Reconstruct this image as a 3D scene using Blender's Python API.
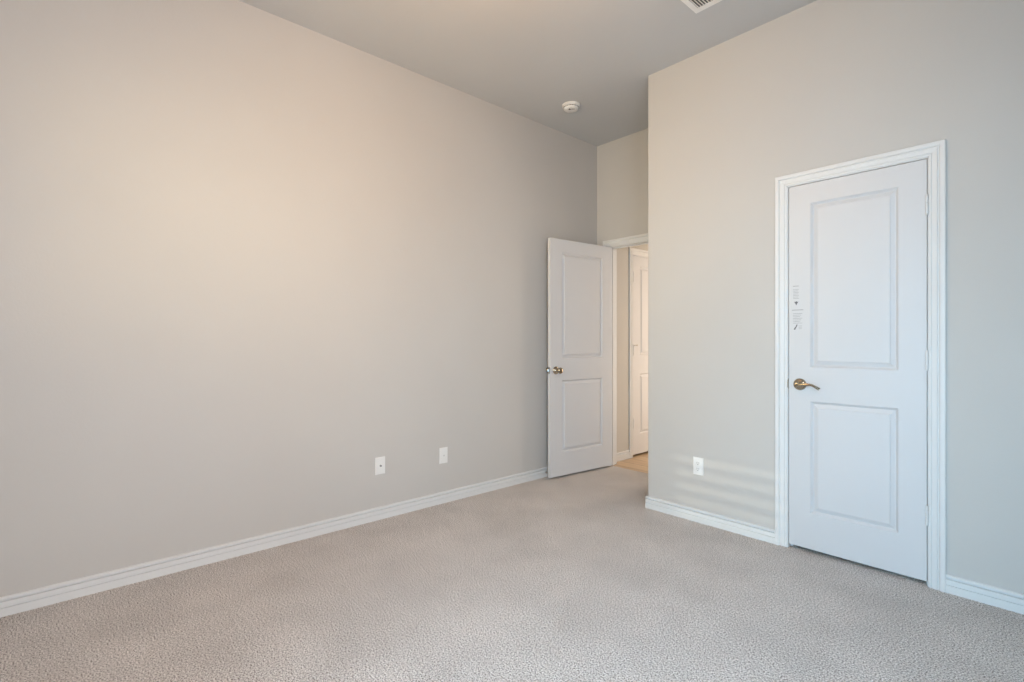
import bpy, bmesh, math, random
from mathutils import Matrix, Vector
S = bpy.context.scene
COL = S.collection
for o in list(bpy.data.objects):
    bpy.data.objects.remove(o)

# ------------------------------------------------------------------ camera, light, exposure
H = 3.048                                   # ceiling height
cam_d = bpy.data.cameras.new('camera')
cam_d.sensor_fit = 'HORIZONTAL'
cam_d.sensor_width = 36.0
cam_d.lens = 506.4 * 36.0 / 1024.0
cam_d.shift_y = -(341.0 - 340.85) / 1024.0
cam_d.clip_start = 0.02
cam = bpy.data.objects.new('camera', cam_d)
COL.objects.link(cam)
cam.location = (0.012, -0.007, 1.178)
cam.rotation_euler = (math.radians(90), 0, math.radians(47.9535))
S.camera = cam

vs = S.view_settings
vs.view_transform = 'Standard'
vs.look = 'None'
vs.gamma = 1.0
vs.use_curve_mapping = False
vs.exposure = 0.0

world = bpy.data.worlds.new('sky')
S.world = world
world.use_nodes = True
bg = world.node_tree.nodes['Background']
bg.inputs[0].default_value = (0.62, 0.78, 1.0, 1)
bg.inputs[1].default_value = 0.6


def area(name, loc, direction, sx, sy, power, color, spread=180):
    d = bpy.data.lights.new(name, 'AREA')
    d.shape = 'RECTANGLE'
    d.size, d.size_y = sx, sy
    d.energy = power
    d.color = color
    d.spread = math.radians(spread)
    o = bpy.data.objects.new(name, d)
    COL.objects.link(o)
    o.location = loc
    o.rotation_euler = Vector(direction).to_track_quat('-Z', 'Y').to_euler()
    return o


def point(name, loc, power, color, radius):
    d = bpy.data.lights.new(name, 'POINT')
    d.energy = power
    d.color = color
    d.shadow_soft_size = radius
    o = bpy.data.objects.new(name, d)
    COL.objects.link(o)
    o.location = loc
    return o


# daylight from the rear and side windows, plus an added fill light for the alcove
area('daylight_rear_window', (-0.30, -0.72, 1.00), (0, 1, -0.25), 1.0, 1.5, 50, (0.36, 0.75, 1.06), 110)
area('daylight_side_window', (0.73, 0.40, 1.45), (-1, 0.25, -0.12), 1.3, 1.4, 83, (0.945, 0.98, 1.03), 140)
area('alcove_fill_light', (-2.35, -0.73, 1.80), (0.0, 1, 0.04), 0.8, 1.2, 10.5, (1.0, 0.78, 0.42), 80)
# the room's ceiling lamp (above the frame) and an added warm fill light in the hall
point('ceiling_lamp_light', (-1.45, 1.20, 2.55), 25, (1.0, 0.50, 0.16), 0.12)
area('hall_fill_light', (-1.90, 4.95, 1.25), (-1, -0.15, 0), 1.3, 2.2, 53, (1.0, 0.81, 0.63))  # stands before a solid wall; warm fill added to light the hall evenly

# low sun through the slats of the rear blind
sd = bpy.data.lights.new('sun', 'SUN')
sd.energy = 0.8
sd.angle = math.radians(0.65)
sd.color = (1.0, 0.93, 0.75)
sun = bpy.data.objects.new('sun', sd)
COL.objects.link(sun)
SUN_DIR = Vector((-0.286, 1.0, -0.338)).normalized()
sun.rotation_euler = SUN_DIR.to_track_quat('-Z', 'Y').to_euler()


# ------------------------------------------------------------------ materials
def mat(name, color, rough=0.6, metal=0.0, spec=0.5):
    m = bpy.data.materials.new(name)
    m.use_nodes = True
    b = m.node_tree.nodes['Principled BSDF']
    b.inputs['Base Color'].default_value = (*color, 1)
    b.inputs['Roughness'].default_value = rough
    b.inputs['Metallic'].default_value = metal
    b.inputs['Specular IOR Level'].default_value = spec
    return m


def nodes(m):
    return m.node_tree.nodes, m.node_tree.links, m.node_tree.nodes['Principled BSDF']


def coords(m, scale=(1, 1, 1)):
    n, l, _ = nodes(m)
    tc = n.new('ShaderNodeTexCoord')
    mp = n.new('ShaderNodeMapping')
    mp.inputs['Scale'].default_value = scale
    l.new(tc.outputs['Object'], mp.inputs['Vector'])
    return mp.outputs['Vector']


def noise(m, vec, scale, detail=2.0, rough=0.5):
    n, l, _ = nodes(m)
    t = n.new('ShaderNodeTexNoise')
    t.inputs['Scale'].default_value = scale
    t.inputs['Detail'].default_value = detail
    t.inputs['Roughness'].default_value = rough
    l.new(vec, t.inputs['Vector'])
    return t.outputs['Fac']


def ramp(m, fac, stops):
    n, l, _ = nodes(m)
    r = n.new('ShaderNodeValToRGB')
    els = r.color_ramp.elements
    while len(els) < len(stops):
        els.new(0.5)
    for e, (p, c) in zip(els, stops):
        e.position = p
        e.color = (*c, 1)
    l.new(fac, r.inputs['Fac'])
    return r.outputs['Color']


def mix(m, a, b, fac, mode='MIX'):
    n, l, _ = nodes(m)
    x = n.new('ShaderNodeMix')
    x.data_type = 'RGBA'
    x.blend_type = mode
    if isinstance(fac, (int, float)):
        x.inputs['Factor'].default_value = fac
    else:
        l.new(fac, x.inputs['Factor'])
    l.new(a, x.inputs[6])
    l.new(b, x.inputs[7])
    return x.outputs[2]


def bump(m, height, strength, dist):
    n, l, b = nodes(m)
    k = n.new('ShaderNodeBump')
    k.inputs['Strength'].default_value = strength
    k.inputs['Distance'].default_value = dist
    l.new(height, k.inputs['Height'])
    l.new(k.outputs['Normal'], b.inputs['Normal'])


def paint(name, color, rough, peel, strength):
    m = mat(name, color, rough, spec=0.3)
    v = coords(m)
    n, l, b = nodes(m)
    f = noise(m, v, 1.3, 3.0)
    c = ramp(m, f, [(0.35, tuple(x * 0.985 for x in color)), (0.65, tuple(min(1, x * 1.015) for x in color))])
    l.new(c, b.inputs['Base Color'])
    bump(m, noise(m, v, peel, 3.0, 0.55), strength, 0.002)
    return m


M_WALL = paint('greige_wall_paint', (0.525, 0.505, 0.480), 0.75, 110, 0.25)
M_CEIL = paint('ceiling_paint', (0.53, 0.535, 0.54), 0.85, 45, 0.45)
M_HALL = paint('hall_wall_paint', (0.525, 0.50, 0.46), 0.75, 110, 0.25)
M_TRIM = paint('white_trim_paint', (0.675, 0.675, 0.67), 0.40, 60, 0.02)
M_DOOR = paint('white_door_paint', (0.60, 0.60, 0.61), 0.42, 220, 0.04)
M_PLAST = mat('white_plastic', (0.76, 0.755, 0.74), 0.35)
M_VENT = mat('white_enamel', (0.80, 0.79, 0.77), 0.4)
M_DARK = mat('dark_cavity', (0.03, 0.03, 0.03), 0.8)
M_SLOT = mat('dark_slot', (0.10, 0.095, 0.09), 0.7)
M_BRASS = mat('antique_nickel', (0.42, 0.365, 0.28), 0.14, 1.0)
M_STEEL = mat('satin_steel', (0.45, 0.43, 0.40), 0.3, 1.0)
M_INK = mat('grey_print', (0.27, 0.27, 0.28), 0.7)
M_INK_DARK = mat('dark_print', (0.14, 0.14, 0.15), 0.7)
M_RUBBER = mat('grey_rubber', (0.16, 0.16, 0.17), 0.7)
M_SLAT = mat('blind_slat', (0.8, 0.8, 0.78), 0.5)
M_GLASS = mat('lamp_globe', (0.9, 0.88, 0.82), 0.3)

# carpet: speckled cut pile with trodden patches
M_CARPET = mat('cut_pile_carpet', (0.5, 0.44, 0.38), 0.95, spec=0.1)
v = coords(M_CARPET)
n, l, b = nodes(M_CARPET)
fine = noise(M_CARPET, v, 170, 4.0, 0.75)
c1 = ramp(M_CARPET, fine, [(0.39, (0.14, 0.12, 0.10)), (0.485, (0.70, 0.64, 0.60)), (0.60, (1.0, 0.95, 0.91))])
c2 = ramp(M_CARPET, noise(M_CARPET, v, 2.6, 4.0, 0.6), [(0.35, (0.86, 0.86, 0.86)), (0.65, (1.0, 1.0, 1.0))])
l.new(mix(M_CARPET, c1, c2, 1.0, 'MULTIPLY'), b.inputs['Base Color'])
vor = n.new('ShaderNodeTexVoronoi')
vor.inputs['Scale'].default_value = 130
l.new(v, vor.inputs['Vector'])
add = n.new('ShaderNodeMath')
add.operation = 'SUBTRACT'
l.new(fine, add.inputs[0])
l.new(vor.outputs['Distance'], add.inputs[1])
bump(M_CARPET, add.outputs[0], 0.8, 0.008)

# hall planks running across the doorway
M_WOOD = mat('oak_plank_floor', (0.55, 0.36, 0.2), 0.4)
v = coords(M_WOOD)
n, l, b = nodes(M_WOOD)
br = n.new('ShaderNodeTexBrick')
br.inputs['Scale'].default_value = 1.0
br.inputs['Brick Width'].default_value = 1.2
br.inputs['Row Height'].default_value = 0.165
br.inputs['Mortar Size'].default_value = 0.004
br.inputs['Color1'].default_value = (0.74, 0.56, 0.37, 1)
br.inputs['Color2'].default_value = (0.62, 0.45, 0.29, 1)
br.inputs['Mortar'].default_value = (0.22, 0.13, 0.07, 1)
l.new(v, br.inputs['Vector'])
gv = coords(M_WOOD, (3, 40, 40))
g = ramp(M_WOOD, noise(M_WOOD, gv, 1.5, 4.0, 0.6), [(0.3, (0.78, 0.76, 0.74)), (0.7, (1.0, 1.0, 1.0))])
l.new(mix(M_WOOD, br.outputs['Color'], g, 1.0, 'MULTIPLY'), b.inputs['Base Color'])


# ------------------------------------------------------------------ mesh helpers
def box(bm, x0, x1, y0, y1, z0, z1, bevel=0.0):
    vs_ = [bm.verts.new((x, y, z)) for x in (x0, x1) for y in (y0, y1) for z in (z0, z1)]
    fs = []
    for q in ((0, 1, 3, 2), (4, 6, 7, 5), (0, 4, 5, 1), (2, 3, 7, 6), (0, 2, 6, 4), (1, 5, 7, 3)):
        fs.append(bm.faces.new([vs_[i] for i in q]))
    if bevel:
        es = list({e for f in fs for e in f.edges})
        bmesh.ops.bevel(bm, geom=es, offset=bevel, segments=2, affect='EDGES', profile=0.5)


def lathe(bm, prof, mtx=Matrix(), seg=40, cap=True):
    """prof: (radius, height) revolved round local z, placed by mtx."""
    rings = []
    for r, z in prof:
        if r < 1e-6:
            rings.append([bm.verts.new(mtx @ Vector((0, 0, z)))])
        else:
            rings.append([bm.verts.new(mtx @ Vector((r * math.cos(2 * math.pi * i / seg),
                                                    r * math.sin(2 * math.pi * i / seg), z))) for i in range(seg)])
    for a, c in zip(rings, rings[1:]):
        for i in range(seg):
            j = (i + 1) % seg
            q = []
            for p in (a[i % len(a)], a[j % len(a)], c[j % len(c)], c[i % len(c)]):
                if p not in q:
                    q.append(p)
            if len(q) > 2:
                bm.faces.new(q)
    if cap:
        for rg in (rings[0], rings[-1]):
            if len(rg) > 2:
                bm.faces.new(rg)


def tube(bm, pts, radii, seg=16):
    """pts: 3-D centre line, radii: (a, b) per point; flattened ends closed."""
    pts = [Vector(p) for p in pts]
    rings = []
    for i, p in enumerate(pts):
        t = (pts[min(i + 1, len(pts) - 1)] - pts[max(i - 1, 0)]).normalized()
        up = Vector((0, 1, 0)) if abs(t.y) < 0.8 else Vector((0, 0, 1))
        u = t.cross(up).normalized()
        w = u.cross(t)
        ra, rb = radii[i]
        rings.append([bm.verts.new(p + u * ra * math.cos(k * 2 * math.pi / seg) + w * rb * math.sin(k * 2 * math.pi / seg))
                      for k in range(seg)])
    for a, c in zip(rings, rings[1:]):
        for k in range(seg):
            bm.faces.new((a[k], a[(k + 1) % seg], c[(k + 1) % seg], c[k]))
    bm.faces.new(rings[0])
    bm.faces.new(rings[-1])


def obj(name, bm, m, parent=None, smooth=None, **props):
    bmesh.ops.recalc_face_normals(bm, faces=bm.faces)
    me = bpy.data.meshes.new(name)
    bm.to_mesh(me)
    bm.free()
    me.materials.append(m)
    if smooth is not None:
        for p in me.polygons:
            p.use_smooth = True
        me.set_sharp_from_angle(angle=math.radians(smooth))
    o = bpy.data.objects.new(name, me)
    COL.objects.link(o)
    if parent:
        o.parent = parent
    for k, val in props.items():
        o[k] = val
    return o


def empty(name, loc, label, cat, rot=(0, 0, 0), group=None):
    o = bpy.data.objects.new(name, None)
    o.empty_display_size = 0.05
    COL.objects.link(o)
    o.location = loc
    o.rotation_euler = rot
    o['label'] = label
    o['category'] = cat
    if group:
        o['group'] = group
    return o


def struct(name, bm, m, label, cat, smooth=None):
    return obj(name, bm, m, None, smooth, kind='structure', label=label, category=cat)


def boxes(*bs):
    bm = bmesh.new()
    for q in bs:
        box(bm, *q)
    return bm


# ------------------------------------------------------------------ room shell
XL, YR, YB, XB = -3.059, 3.100, 3.864, -2.002      # left wall, closet wall, doorway wall, alcove corner
T = 0.115
XE, YS = 0.75, -0.75                               # walls behind the camera
HX, HT = -2.978, 2.74                              # hall wall, hall ceiling
HXR, HYE = -1.885, 7.2

DX0, DX1 = -1.0755, -0.4595                         # closet door leaf
CO = (DX0 - 0.003, DX1 + 0.003, 2.055)              # closet opening between jambs
EO = (-2.913, -2.145, 2.055)                        # doorway opening
HO = (4.340 - 0.003, 4.340 + 0.765, 2.049)          # hall door opening (along y)
J = 0.019                                           # jamb thickness

struct('floor', boxes((XL - T, XE + T, YS - T, 3.90, -0.10, 0.0)), M_CARPET,
       'beige speckled cut pile carpet across the whole bedroom', 'carpet')
struct('floor_hall', boxes((-4.0, HXR + T, 3.90, HYE, -0.10, -0.004)), M_WOOD,
       'oak plank floor in the hall beyond the open door', 'floor')
struct('ceiling', boxes((XL - T, XE + T, YS - T, YB + T, H, H + 0.1)), M_CEIL,
       'greige textured bedroom ceiling', 'ceiling')
struct('ceiling_hall', boxes((-4.0, HXR + T, YB + T, HYE, HT, HT + 0.1)), M_CEIL,
       'ceiling of the hall beyond the doorway', 'ceiling')
struct('wall_left', boxes((XL - T, XL, YS - T, YB + T, 0, H)), M_WALL,
       'long greige wall on the left with two wall plates', 'wall')
bm = boxes((XB, CO[0] - J, YR, YR + T, 0, H), (CO[1] + J, XE + T, YR, YR + T, 0, H),
           (CO[0] - J, CO[1] + J, YR, YR + T, CO[2] + J, H))
corner = [e for e in bm.edges if all(abs(q.co.x - XB) < 1e-6 and abs(q.co.y - YR) < 1e-6 for q in e.verts)]
bmesh.ops.bevel(bm, geom=corner, offset=0.009, segments=4, affect='EDGES', profile=0.5)
struct('wall_right', bm, M_WALL, 'greige wall around the closed white closet door', 'wall', 30)
struct('wall_alcove', boxes((XB, XB + T, YR + T, YB, 0, H)), M_WALL,
       'return wall of the closet facing the alcove', 'wall')
struct('wall_back', boxes((XL, EO[0] - J, YB, YB + T, 0, H), (EO[1] + J, XE + T, YB, YB + T, 0, H),
                          (EO[0] - J, EO[1] + J, YB, YB + T, EO[2] + J, H)), M_WALL,
       'short greige wall above the doorway in the alcove', 'wall')
W2 = (-0.25, 1.05, 0.75, 2.15)                       # window in the wall to the right of the camera (y0 y1 z0 z1)
struct('wall_side', boxes((XE, XE + T, YS, W2[0], 0, H), (XE, XE + T, W2[1], YR, 0, H),
                          (XE, XE + T, W2[0], W2[1], 0, W2[2]), (XE, XE + T, W2[0], W2[1], W2[3], H)), M_WALL,
       'window wall out of view to the right of the camera', 'wall')
W1 = (-0.72, 0.10, 0.25, 1.86)                     # windows in the wall behind the camera (x0 x1 z0 z1)
W3 = (-2.75, -1.95, 1.20, 2.40)  # opening added to go with the alcove fill light
struct('wall_rear', boxes((XL, W3[0], YS - T, YS, 0, H), (W3[1], W1[0], YS - T, YS, 0, H), (W1[1], XE + T, YS - T, YS, 0, H),
                          (W1[0], W1[1], YS - T, YS, 0, W1[2]), (W1[0], W1[1], YS - T, YS, W1[3], H),
                          (W3[0], W3[1], YS - T, YS, 0, W3[2]), (W3[0], W3[1], YS - T, YS, W3[3], H)), M_WALL,
       'window wall out of view behind the camera', 'wall')
struct('wall_closet', boxes((XE, XE + T, YR + T, YB, 0, H)), M_WALL, 'end wall inside the closet', 'wall')
struct('wall_hall_left', boxes((HX - T, HX, YB + T, HO[0] - J, 0, HT), (HX - T, HX, HO[1] + J, HYE, 0, HT),
                               (HX - T, HX, HO[0] - J, HO[1] + J, HO[2] + J, HT)), M_HALL,
       'warm lit hall wall with a white door', 'wall')
struct('wall_hall_right', boxes((HXR, HXR + T, YB + T, HYE, 0, HT)), M_HALL, 'hall wall hidden behind the closet', 'wall')
struct('wall_hall_end', boxes((-4.0, HXR + T, HYE, HYE + T, 0, HT)), M_HALL, 'far end wall of the hall', 'wall')
struct('wall_far_room', boxes((-4.1, -4.0, YB + T, HYE, 0, HT), (-4.0, HX - T, YB + T, YB + 2 * T, 0, HT)), M_HALL,
       'walls of the room behind the hall door', 'wall')



# windows out of view: frame and a slatted blind each (the rear one lets thin slits of sun through near its top; the other closed blinds are added to block it)
def window(name, put, s0, s1, z0, z1, gap_from, label):
    def pb(bm, a0, a1, v0, v1, c0, c1):
        p, q = put(a0, v0), put(a1, v1)
        box(bm, min(p[0], q[0]), max(p[0], q[0]), min(p[1], q[1]), max(p[1], q[1]), c0, c1)
    bm = bmesh.new()
    f = 0.05
    for q in ((s0, s0 + f, z0, z1), (s1 - f, s1, z0, z1), (s0 + f, s1 - f, z0, z0 + f), (s0 + f, s1 - f, z1 - f, z1)):
        pb(bm, q[0], q[1], 0.02, 0.10, q[2], q[3])
    o = struct(name, bm, M_TRIM, label, 'window')
    z = z0 + 0.02
    k = 0
    while z < z1:
        h = 0.096 if z < gap_from else 0.064
        bm = bmesh.new()
        pb(bm, s0, s1, 0.006 + 0.004 * (k % 2), 0.009 + 0.004 * (k % 2), z, z + h)
        obj('blind_slat', bm, M_SLAT, o)
        z += 0.090
        k += 1
    return o


window('window_1', lambda a, d: (a, YS - d), W1[0], W1[1], W1[2], W1[3], 1.24, 'blinded window behind the camera')
window('window_2', lambda a, d: (XE + d, a), W2[0], W2[1], W2[2], W2[3], 9, 'window to the right of the camera, its blind added to block the sun')
window('window_added', lambda a, d: (a, YS - d), W3[0], W3[1], W3[2], W3[3], 9, 'added unseen window behind the alcove fill light')  # made-up window around the light that brightens the alcove

# baseboards: the profile is (height, thickness)
BB = [(0.0, 0.0), (0.0, 0.0125), (0.0355, 0.0125), (0.0363, 0.0065), (0.0405, 0.0065), (0.0415, 0.0122), (0.0615, 0.0117),
      (0.0635, 0.0012), (0.0705, 0.0012), (0.0715, 0.0105), (0.0770, 0.0105), (0.0820, 0.0065), (0.0835, 0.0)]


def baseboard(name, path, label, side=1, out=None):
    """path: xy points along the wall; the thickness grows to the given side, mitred at corners."""
    bm = bmesh.new()
    P = [Vector(p) for p in path]
    nrm = []
    for a, c in zip(P, P[1:]):
        d = (c - a).normalized()
        nrm.append(Vector((-d.y, d.x)) * side)
    rows = []
    for i, p in enumerate(P):
        if i == 0:
            off = nrm[0]
        elif i == len(P) - 1:
            off = nrm[-1]
        else:
            off = nrm[i - 1] + nrm[i]
        rows.append([bm.verts.new((p.x + off.x * t, p.y + off.y * t, z)) for z, t in BB])
    for a, c in zip(rows, rows[1:]):
        for k in range(len(BB)):
            q = (k + 1) % len(BB)
            bm.faces.new((a[k], a[q], c[q], c[k]))
    bm.faces.new(rows[0])
    bm.faces.new(rows[-1])
    return struct(name, bm, M_TRIM, label, 'baseboard')


CW = 0.063                                          # casing width
REV = 0.005
baseboard('baseboard_left', [(XL, YS), (XL, YB)], 'white moulded baseboard along the long left wall', -1)
baseboard('baseboard_right', [(XB, YB - 0.017), (XB, YR), (CO[0] - REV - CW, YR)],
          'white moulded baseboard below the outlet, turning the alcove corner', -1)
baseboard('baseboard_right', [(CO[1] + REV + CW, YR), (XE, YR)],
          'white moulded baseboard to the right of the closet door', -1)
baseboard('baseboard_back', [(XL + 0.0145, YB), (EO[0] - REV - CW, YB)],
          'short white baseboard in the corner behind the open door', -1)
baseboard('baseboard_hall', [(HX, YB + T), (HX, HO[0] - REV - CW)],
          'white baseboard in the hall between doorway and hall door', -1)
baseboard('baseboard_hall', [(HX, HO[1] + REV + CW), (HX, HYE)],
          'white baseboard in the hall past the hall door', -1)

# door casings with mitred corners; profile (distance from inner edge, thickness)
CAS = [(0.0, 0.0), (0.0, 0.005), (0.003, 0.007), (0.009, 0.0080), (0.010, 0.0050), (0.013, 0.0050), (0.014, 0.0085), (0.031, 0.0115),
       (0.033, 0.0060), (0.038, 0.0060), (0.043, 0.0140), (0.049, 0.0150), (0.060, 0.0150), (0.063, 0.0125), (0.063, 0.0)]


def casing(name, put, s0, s1, zt, label, depth, stop_at):
    """put(s, v, z) -> xyz with v out of the wall; s0, s1, zt is the clear opening between the jambs."""
    bm = bmesh.new()
    rows = []
    a0, a1, at = s0 - REV, s1 + REV, zt + REV
    for u, t in CAS:
        rows.append([bm.verts.new(put(*q)) for q in ((a0 - u, t, 0.0), (a0 - u, t, at + u), (a1 + u, t, at + u), (a1 + u, t, 0.0))])
    for i in range(len(CAS)):
        a, c = rows[i], rows[(i + 1) % len(CAS)]
        for k in range(3):
            bm.faces.new((a[k], a[k + 1], c[k + 1], c[k]))
    bm.faces.new([r[0] for r in rows])
    bm.faces.new([r[3] for r in rows])
    o = struct(name, bm, M_TRIM, label, 'door frame')
    # jamb lining with its stop
    jb = bmesh.new()

    def pbox(sa, sb, va, vb, za, zb):
        p, q = put(sa, va, za), put(sb, vb, zb)
        box(jb, min(p[0], q[0]), max(p[0], q[0]), min(p[1], q[1]), max(p[1], q[1]), za, zb)
    pbox(s0 - J, s0, -depth, 0.0, 0.0, zt + J)
    pbox(s1, s1 + J, -depth, 0.0, 0.0, zt + J)
    pbox(s0, s1, -depth, 0.0, zt, zt + J)
    pbox(s0, s0 + 0.010, -stop_at - 0.03, -stop_at, 0.0, zt)
    pbox(s1 - 0.010, s1, -stop_at - 0.03, -stop_at, 0.0, zt)
    pbox(s0 + 0.010, s1 - 0.010, -stop_at - 0.03, -stop_at, zt - 0.010, zt)
    obj('jamb', jb, M_TRIM, o)
    return o


put_r = lambda s, v, z: (s, YR - v, z)
put_b = lambda s, v, z: (s, YB - v, z)
put_bh = lambda s, v, z: (s, YB + T + v, z)
put_h = lambda s, v, z: (HX + v, s, z)
frame_c = casing('trim_1', put_r, CO[0], CO[1], CO[2], 'white moulded frame around the closed closet door', T, 0.038)
frame_e = casing('trim_2', put_b, EO[0], EO[1], EO[2], 'white moulded frame of the doorway to the hall', T, 0.040)
frame_h = casing('trim_3', put_h, HO[0], HO[1], HO[2], 'white frame of the door in the hall', T, 0.038)


# ------------------------------------------------------------------ doors
PZ = ((0.200, 0.821), (1.008, 1.922))               # panel heights above the leaf's bottom edge
RINGS = [(0.0, 0.0), (0.002, 0.0012), (0.012, 0.0125), (0.0145, 0.0132), (0.017, 0.0125), (0.034, 0.0045), (0.0355, 0.0012), (0.040, 0.0006)]


def leaf_mesh(w, h, th, stile):
    """Two-panel moulded door leaf: x 0..w, y 0..th, z 0..h."""
    bm = bmesh.new()
    xs = [0, stile, w - stile, w]
    zs = [0, PZ[0][0], PZ[0][1], PZ[1][0], PZ[1][1], h]
    for y, sg in ((0.0, 1), (th, -1)):
        for i in range(3):
            for k in range(5):
                x0, x1, z0, z1 = xs[i], xs[i + 1], zs[k], zs[k + 1]
                if i == 1 and k in (1, 3):
                    prev = None
                    for off, dep in RINGS:
                        r = [bm.verts.new(p) for p in ((x0 + off, y + sg * dep, z0 + off), (x1 - off, y + sg * dep, z0 + off),
                                                       (x1 - off, y + sg * dep, z1 - off), (x0 + off, y + sg * dep, z1 - off))]
                        if prev:
                            for q in range(4):
                                bm.faces.new((prev[q], prev[(q + 1) % 4], r[(q + 1) % 4], r[q]))
                        prev = r
                    bm.faces.new(prev)
                else:
                    bm.faces.new([bm.verts.new(p) for p in ((x0, y, z0), (x1, y, z0), (x1, y, z1), (x0, y, z1))])
    for a, c in zip(xs, xs[1:]):
        for z in (0, h):
            bm.faces.new([bm.verts.new(p) for p in ((a, 0, z), (c, 0, z), (c, th, z), (a, th, z))])
    for a, c in zip(zs, zs[1:]):
        for x in (0, w):
            bm.faces.new([bm.verts.new(p) for p in ((x, 0, a), (x, 0, c), (x, th, c), (x, th, a))])
    bmesh.ops.remove_doubles(bm, verts=bm.verts, dist=1e-5)
    bmesh.ops.recalc_face_normals(bm, faces=bm.faces)
    es = [e for e in bm.edges if len(e.link_faces) == 2 and e.calc_face_angle(0) > 1.4]
    bmesh.ops.bevel(bm, geom=es, offset=0.0018, segments=2, affect='EDGES', profile=0.5)
    return bm


def hinge(parent, x, y, zc, m, leaf_dx=0.0):
    """Barrel hinge with finials and a pin; local to the door leaf."""
    bm = bmesh.new()
    for k in range(5):
        z0 = zc - 0.0445 + k * 0.0178
        lathe(bm, [(0.0058, z0 + 0.0004), (0.0064, z0 + 0.001), (0.0064, z0 + 0.0168), (0.0058, z0 + 0.0174)],
              Matrix.Translation((x, y, 0)), 20)
    lathe(bm, [(0.0045, zc + 0.0445), (0.0062, zc + 0.0465), (0.0050, zc + 0.0495), (0.0, zc + 0.0510)], Matrix.Translation((x, y, 0)), 20)
    lathe(bm, [(0.0, zc - 0.0510), (0.0050, zc - 0.0495), (0.0062, zc - 0.0465), (0.0045, zc - 0.0445)], Matrix.Translation((x, y, 0)), 20)
    return obj('hinge', bm, m, parent, 40)


def face_mtx(x, y, z, sg):
    """local z of a lathe pointing out of the door face (sg -1: towards -y)."""
    return Matrix.Translation((x, y, z)) @ Matrix.Rotation(math.radians(90 if sg < 0 else -90), 4, 'X')


def knob(parent, x, y, z, sg):
    mt = face_mtx(x, y, z, sg)
    bm = bmesh.new()
    lathe(bm, [(0.0, 0.020), (0.0118, 0.020), (0.0125, 0.024), (0.0125, 0.034), (0.016, 0.040), (0.0235, 0.047), (0.0265, 0.054),
               (0.0265, 0.060), (0.0240, 0.066), (0.0185, 0.0695), (0.0085, 0.0715), (0.0, 0.072)], mt)
    k = obj('door_knob', bm, M_BRASS, parent, 50)
    bm = bmesh.new()
    lathe(bm, [(0.0335, 0.0), (0.0335, 0.004), (0.0320, 0.0075), (0.0270, 0.0105), (0.0190, 0.0130), (0.0150, 0.0185), (0.0128, 0.0215), (0.0, 0.0215)], mt)
    obj('rose', bm, M_BRASS, k, 50)
    return k


# closet door, closed
WC = DX1 - DX0
d1 = struct('door_1', leaf_mesh(WC, 2.030, 0.035, 0.110), M_DOOR, 'closed white two-panel closet door with a lever handle', 'door')
d1.location = (DX0, YR + 0.0005, 0.022)
for zc in (1.808, 1.062, 0.319):
    hinge(d1, WC + 0.0015, -0.0066, zc, M_TRIM)
mt = face_mtx(0.0585, 0.0, 0.912, -1)
bm = bmesh.new()
pts, rad = [], []
for k in range(25):
    u = k / 24
    x = 0.0585 + 0.112 * u
    z = 0.912 + 0.0045 * math.sin(u * math.pi * 1.15) - (0.016 * max(0, u - 0.68) / 0.32 if u > 0.68 else 0)
    yy = -0.050 - 0.004 * math.sin(u * math.pi)
    pts.append((x, yy, z))
    r = 0.0105 - 0.0040 * min(1, u * 1.6) + 0.0016 * max(0, u - 0.7) / 0.3
    rad.append((r, r * 0.85))
tube(bm, pts, rad)
lathe(bm, [(0.0, 0.0215), (0.0105, 0.0215), (0.0105, 0.042), (0.0125, 0.045), (0.0125, 0.056), (0.0105, 0.0595), (0.0, 0.0605)], mt)
lev = obj('lever_handle', bm, M_BRASS, d1, 50, label='curved brass-toned lever handle')
bm = bmesh.new()
lathe(bm, [(0.0335, 0.0), (0.0335, 0.004), (0.0322, 0.0085), (0.0280, 0.0125), (0.0200, 0.0155), (0.0150, 0.0185), (0.0130, 0.0212), (0.0, 0.0212)], mt)
obj('rose', bm, M_BRASS, lev, 50)
bm = bmesh.new()
lathe(bm, [(0.0, 0.0606), (0.0022, 0.0606), (0.0022, 0.0612), (0.0, 0.0612)], mt, 16)
obj('release_hole', bm, M_DARK, lev)
# strike plate with its curved lip on the closet jamb
bm = bmesh.new()
box(bm, CO[0] - 0.001, CO[0] + 0.0016, YR - 0.002, YR + 0.030, 0.906, 0.963, 0.0005)
box(bm, CO[0] - 0.0045, CO[0] + 0.0016, YR - 0.0045, YR - 0.0010, 0.912, 0.957, 0.0012)
obj('strike_plate', bm, M_STEEL, frame_c, label='small dark strike plate')


# two printed decals stuck on the closet door: rows of tiny grey print with a small mark
def decal(name, rows, marks, label):
    bm = bmesh.new()
    random.seed(len(rows))
    for x0, x1, z, hgt in rows:
        x = x0
        while x < x1:
            w = min(random.uniform(0.0025, 0.0065), x1 - x)
            box(bm, x, x + w, -0.0005, -0.0001, z - hgt / 2, z + hgt / 2)
            x += w + 0.0012
    o = obj(name, bm, M_INK, d1, label=label)
    bm = bmesh.new()
    for poly in marks:
        f = [bm.verts.new((x, -0.0001, z)) for x, z in poly]
        g = [bm.verts.new((x, -0.0006, z)) for x, z in poly]
        bm.faces.new(f)
        bm.faces.new(g)
        for i in range(len(f)):
            j = (i + 1) % len(f)
            bm.faces.new((f[i], f[j], g[j], g[i]))
    obj('mark', bm, M_INK_DARK, o)
    return o


DZ = 0.022


def dz(zw):
    return zw - DZ


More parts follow.
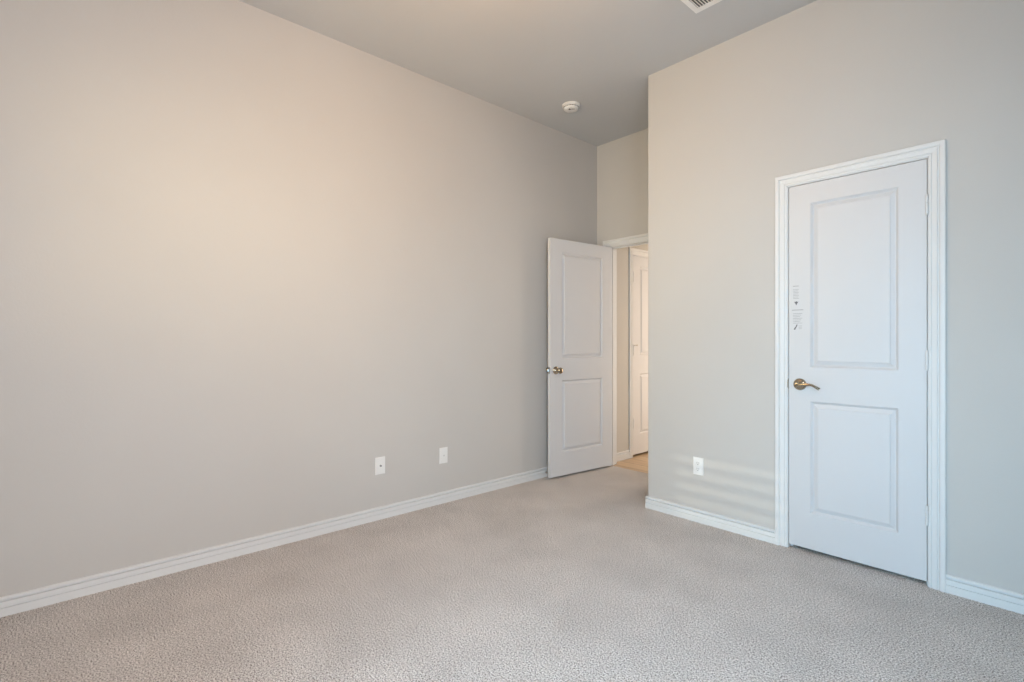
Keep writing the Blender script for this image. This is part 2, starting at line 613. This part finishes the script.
rowsA = [(0.022, 0.052, dz(1.487), 0.0035)] + [(0.023, 0.052 - 0.004 * (k % 2), dz(1.468 - 0.0085 * k), 0.0022) for k in range(7)]
decal('printed_decal', rowsA, [[(0.026, dz(1.402)), (0.033, dz(1.397)), (0.040, dz(1.402)), (0.047, dz(1.397)), (0.052, dz(1.402)), (0.044, dz(1.389)), (0.0385, dz(1.378)), (0.034, dz(1.389))]],
      'upper printed decal with a small fan-shaped mark')
rowsB = ([(0.017, 0.075, dz(1.352), 0.0040)] + [(0.022, 0.070 - 0.006 * (k % 3), dz(1.332 - 0.009 * k), 0.0024) for k in range(7)]
         + [(0.052, 0.068, dz(1.262 - 0.008 * k), 0.0022) for k in range(3)])
decal('printed_decal', rowsB, [[(0.026, dz(1.242)), (0.033, dz(1.240)), (0.046, dz(1.268)), (0.042, dz(1.272)), (0.034, dz(1.256)), (0.027, dz(1.247))]],
      'lower printed decal with a small slanted mark')

# bedroom door, standing open against the left wall
WE, TH = 0.762, 0.035
d2 = struct('door_2', leaf_mesh(WE, 2.032, TH, 0.130), M_DOOR, 'white two-panel bedroom door standing open near the left wall', 'door')
d2.location = (EO[0] + 0.005, YB - 0.004, 0.019)
d2.rotation_euler = (0, 0, math.radians(-95.5))
for zc in (1.808, 1.062, 0.319):
    hinge(d2, -0.0015, -0.0066, zc, M_STEEL)
knob(d2, WE - 0.060, TH, 0.908, 1)
knob(d2, WE - 0.060, 0.0, 0.908, -1)
bm = bmesh.new()
box(bm, WE - 0.001, WE + 0.0012, 0.005, 0.030, 0.908 - 0.0285, 0.908 + 0.0285, 0.0006)
lp = obj('latch_plate', bm, M_STEEL, d2)
bm = bmesh.new()
vv = [bm.verts.new(p) for p in ((WE, 0.011, 0.899), (WE, 0.024, 0.899), (WE + 0.012, 0.011, 0.899),
                                (WE, 0.011, 0.917), (WE, 0.024, 0.917), (WE + 0.012, 0.011, 0.917))]
for q in ((0, 1, 2), (3, 4, 5), (0, 1, 4, 3), (1, 2, 5, 4), (2, 0, 3, 5)):
    bm.faces.new([vv[i] for i in q])
obj('latch_bolt', bm, M_STEEL, lp)

# hall door, closed
d3 = struct('door_3', leaf_mesh(0.759, 2.026, 0.035, 0.125), M_DOOR, 'closed white door in the warm lit hall', 'door')
d3.location = (HX - 0.0005, 4.340, 0.020)
d3.rotation_euler = (0, 0, math.radians(90))
for zc in (1.808, 1.062, 0.319):
    hg = hinge(d3, -0.0015, -0.0066, zc, M_TRIM)
    if zc == 1.062:
        bm = bmesh.new()
        tube(bm, [(0.0, -0.010, zc + 0.052), (0.022, -0.024, zc + 0.052), (0.040, -0.026, zc + 0.050)], [(0.0035, 0.0035)] * 3, 12)
        lathe(bm, [(0.0, 0.0), (0.008, 0.0), (0.008, 0.012), (0.0, 0.013)], face_mtx(0.040, -0.018, zc + 0.050, -1), 16)
        obj('hinge_stop', bm, M_STEEL, hg, 40)
knob(d3, 0.759 - 0.060, 0.0, 0.915, -1)

# ------------------------------------------------------------------ small fittings
# smoke detector
sm = empty('smoke_detector', (-2.658, 3.032, H), 'round white smoke detector on the ceiling near the alcove', 'smoke detector')
FL = Matrix.Rotation(math.pi, 4, 'X')
bm = bmesh.new()
lathe(bm, [(0.0, 0.0), (0.071, 0.0), (0.072, 0.004), (0.070, 0.012), (0.062, 0.0155), (0.0, 0.0155)], FL, 48)
obj('mounting_base', bm, M_PLAST, sm, 40)
bm = bmesh.new()
lathe(bm, [(0.0, 0.0155), (0.058, 0.0155), (0.0595, 0.019), (0.0590, 0.028), (0.054, 0.0365), (0.044, 0.0405), (0.0, 0.0415)], FL, 48)
cov = obj('cover', bm, M_PLAST, sm, 40)
bm = bmesh.new()
for k in range(28):
    a = k * 2 * math.pi / 28
    b2 = bmesh.new()
    box(b2, 0.0575, 0.0602, -0.0045, 0.0045, -0.0255, -0.0205)
    b2.transform(Matrix.Rotation(a, 4, 'Z'))
    me = bpy.data.meshes.new('tmp')
    b2.to_mesh(me)
    b2.free()
    bm.from_mesh(me)
    bpy.data.meshes.remove(me)
obj('sounder_slots', bm, M_SLOT, cov)
VIEW = Matrix.Rotation(math.radians(47.92), 4, 'Z')
bm = bmesh.new()
lathe(bm, [(0.0, 0.0405), (0.0085, 0.0405), (0.0088, 0.0435), (0.0075, 0.0450), (0.0, 0.0455)], VIEW @ Matrix.Translation((-0.014, -0.022, 0)) @ FL, 24)
obj('test_button', bm, M_SLOT, cov, 40, label='dark test button')
bm = bmesh.new()
for q in (0.0, 0.009):
    box(bm, -0.001, 0.026, -0.030 + q, -0.025 + q, -0.0424, -0.0400)
bm.transform(VIEW)
obj('vent_grille', bm, mat('grey_grille', (0.30, 0.29, 0.28), 0.6), cov)

# ceiling register: its corner nearest the alcove shows at the top of the frame
VX0, VX1, VY0, VY1 = -1.428, -1.128, 2.455, 2.705
vt = empty('ceiling_vent', ((VX0 + VX1) / 2, (VY0 + VY1) / 2, H), 'white louvred air vent on the ceiling, cut by the top edge', 'vent')
hx, hy, bx_, by_ = (VX1 - VX0) / 2, (VY1 - VY0) / 2, 0.028, 0.034
CB = 0.016                                          # half width of the bar between the two louvre banks
bm = bmesh.new()
for q in ((-hx, hx, hy - by_, hy), (-hx, hx, -hy, -hy + by_), (-hx, -hx + bx_, -hy + by_, hy - by_), (hx - bx_, hx, -hy + by_, hy - by_), (-CB, CB, -hy + by_, hy - by_)):
    box(bm, *q, -0.006, 0.0)
bmesh.ops.remove_doubles(bm, verts=bm.verts, dist=1e-5)
obj('frame', bm, M_VENT, vt)
obj('duct_shade_sheet', boxes((-hx + bx_, hx - bx_, -hy + by_, hy - by_, -0.0006, 0.0)), mat('duct_shade_grey', (0.13, 0.13, 0.13), 0.8), vt)  # flat grey sheet, its colour standing for the shade inside the duct
NL = 7
pitch = (hx - bx_ - CB) / NL
for side in (-1, 1):
    for k in range(NL):
        bm = bmesh.new()
        box(bm, -0.0052, 0.0052, -hy + by_ + 0.0005, hy - by_ - 0.0005, -0.0005, 0.0005)
        bm.transform(Matrix.Rotation(math.radians(-28 * side), 4, 'Y'))
        s_ = obj('louvre', bm, M_VENT, vt)
        s_.location = (side * (CB + (k + 0.5) * pitch), 0, -0.0050)
bm = bmesh.new()
box(bm, -0.004, 0.004, hy - by_ - 0.030, hy - by_ - 0.004, -0.012, -0.006, 0.001)
obj('damper_lever', bm, M_SLOT, vt, label='small dark damper lever')

# wall plates: built in the plane x (across), z (up), facing -y
def plate_body(parent, w=0.070, h=0.1143):
    bm = bmesh.new()
    o_ = [(0.0, 0.0), (0.0, 0.0022), (0.0012, 0.0038), (0.004, 0.0055)]
    prev = None
    for off, d in o_:
        r = [bm.verts.new((sx * (w / 2 - off), -d, sz * (h / 2 - off))) for sx, sz in ((-1, -1), (1, -1), (1, 1), (-1, 1))]
        if prev:
            for k in range(4):
                bm.faces.new((prev[k], prev[(k + 1) % 4], r[(k + 1) % 4], r[k]))
        else:
            bm.faces.new(r)
        prev = r
    bm.faces.new(prev)
    return obj('plate', bm, M_PLAST, parent)


def plate_screw(parent, z):
    bm = bmesh.new()
    lathe(bm, [(0.0, 0.0054), (0.0034, 0.0054), (0.0030, 0.0064), (0.0, 0.0068)], face_mtx(0, 0, z, -1), 16)
    obj('screw', bm, M_PLAST, parent, 40)


ROT_L = (0, 0, math.radians(90))
pa = empty('cable_wall_plate', (XL, 1.588, 0.353), 'white wall plate with a dark round cable socket, the left one on the left wall', 'wall plate', ROT_L)
plate_body(pa)
plate_screw(pa, 0.046)
plate_screw(pa, -0.046)
bm = bmesh.new()
lathe(bm, [(0.0, 0.0054), (0.0075, 0.0054), (0.0075, 0.008), (0.0048, 0.0082), (0.0048, 0.014), (0.0, 0.014)], face_mtx(0, 0, 0, -1), 6)
cs = obj('cable_socket', bm, M_STEEL, pa)
bm = bmesh.new()
lathe(bm, [(0.0, 0.0138), (0.0042, 0.0138), (0.0042, 0.0144), (0.0, 0.0144)], face_mtx(0, 0, 0, -1), 16)
obj('socket_hole', bm, M_DARK, cs)

pb = empty('phone_wall_plate', (XL, 2.091, 0.345), 'plain white wall plate with a pale square jack, nearer the open door', 'wall plate', ROT_L)
plate_body(pb)
plate_screw(pb, 0.046)
plate_screw(pb, -0.046)
bm = bmesh.new()
box(bm, -0.0085, 0.0085, -0.0068, -0.0054, -0.009, 0.009, 0.0006)
jk = obj('jack', bm, M_PLAST, pb)
obj('jack_opening', boxes((-0.0055, 0.0055, -0.0071, -0.0067, -0.0055, 0.0045)), mat('pale_grey_plastic', (0.55, 0.54, 0.52), 0.5), jk)

po = empty('power_outlet', (-1.622, YR, 0.363), 'white duplex power outlet on the wall left of the closet door', 'outlet')
plate_body(po)
plate_screw(po, 0.0)
for sg in (1, -1):
    zc = sg * 0.0195
    bm = bmesh.new()
    seg = 24
    ring = []
    for k in range(seg):
        a = 2 * math.pi * k / seg
        ring.append((0.0172 * math.cos(a), max(-0.0142, min(0.0142, 0.0172 * math.sin(a)))))
    f0 = [bm.verts.new((x, -0.0054, zc + z)) for x, z in ring]
    f1 = [bm.verts.new((x, -0.0072, zc + z)) for x, z in ring]
    for k in range(seg):
        bm.faces.new((f0[k], f0[(k + 1) % seg], f1[(k + 1) % seg], f1[k]))
    bm.faces.new(f0)
    bm.faces.new(f1)
    rc = obj('receptacle', bm, M_PLAST, po)
    bm = bmesh.new()
    box(bm, -0.0076, -0.0052, -0.0075, -0.0071, zc - 0.0015, zc + 0.0085)
    box(bm, 0.0052, 0.0076, -0.0075, -0.0071, zc - 0.0005, zc + 0.0075)
    lathe(bm, [(0.0, 0.0071), (0.0028, 0.0071), (0.0028, 0.0075), (0.0, 0.0075)], face_mtx(0, 0, zc - 0.0075, -1), 12)
    obj('slots', bm, M_SLOT, rc)

# spring door stop screwed to the left baseboard, its tip against the open door
ds = empty('door_stop', (XL + 0.012, 3.150, 0.040), 'small door stop with a dark tip on the baseboard beside the open door', 'door stop', ROT_L)
bm = bmesh.new()
lathe(bm, [(0.0, 0.0), (0.0105, 0.0), (0.0105, 0.004), (0.0070, 0.010), (0.0, 0.010)], face_mtx(0, 0, 0, -1), 20)
obj('base', bm, M_STEEL, ds, 40)
bm = bmesh.new()
N = 120
tube(bm, [(0.0052 * math.cos(k * 0.55), -0.009 - 0.046 * k / N, 0.0052 * math.sin(k * 0.55)) for k in range(N + 1)], [(0.0011, 0.0011)] * (N + 1), 6)
obj('spring', bm, M_STEEL, ds, 60)
bm = bmesh.new()
lathe(bm, [(0.0, 0.054), (0.0075, 0.054), (0.0085, 0.058), (0.0080, 0.066), (0.0060, 0.069), (0.0, 0.070)], face_mtx(0, 0, 0, -1), 20)
obj('tip', bm, M_RUBBER, ds, 40, label='dark rubber tip')
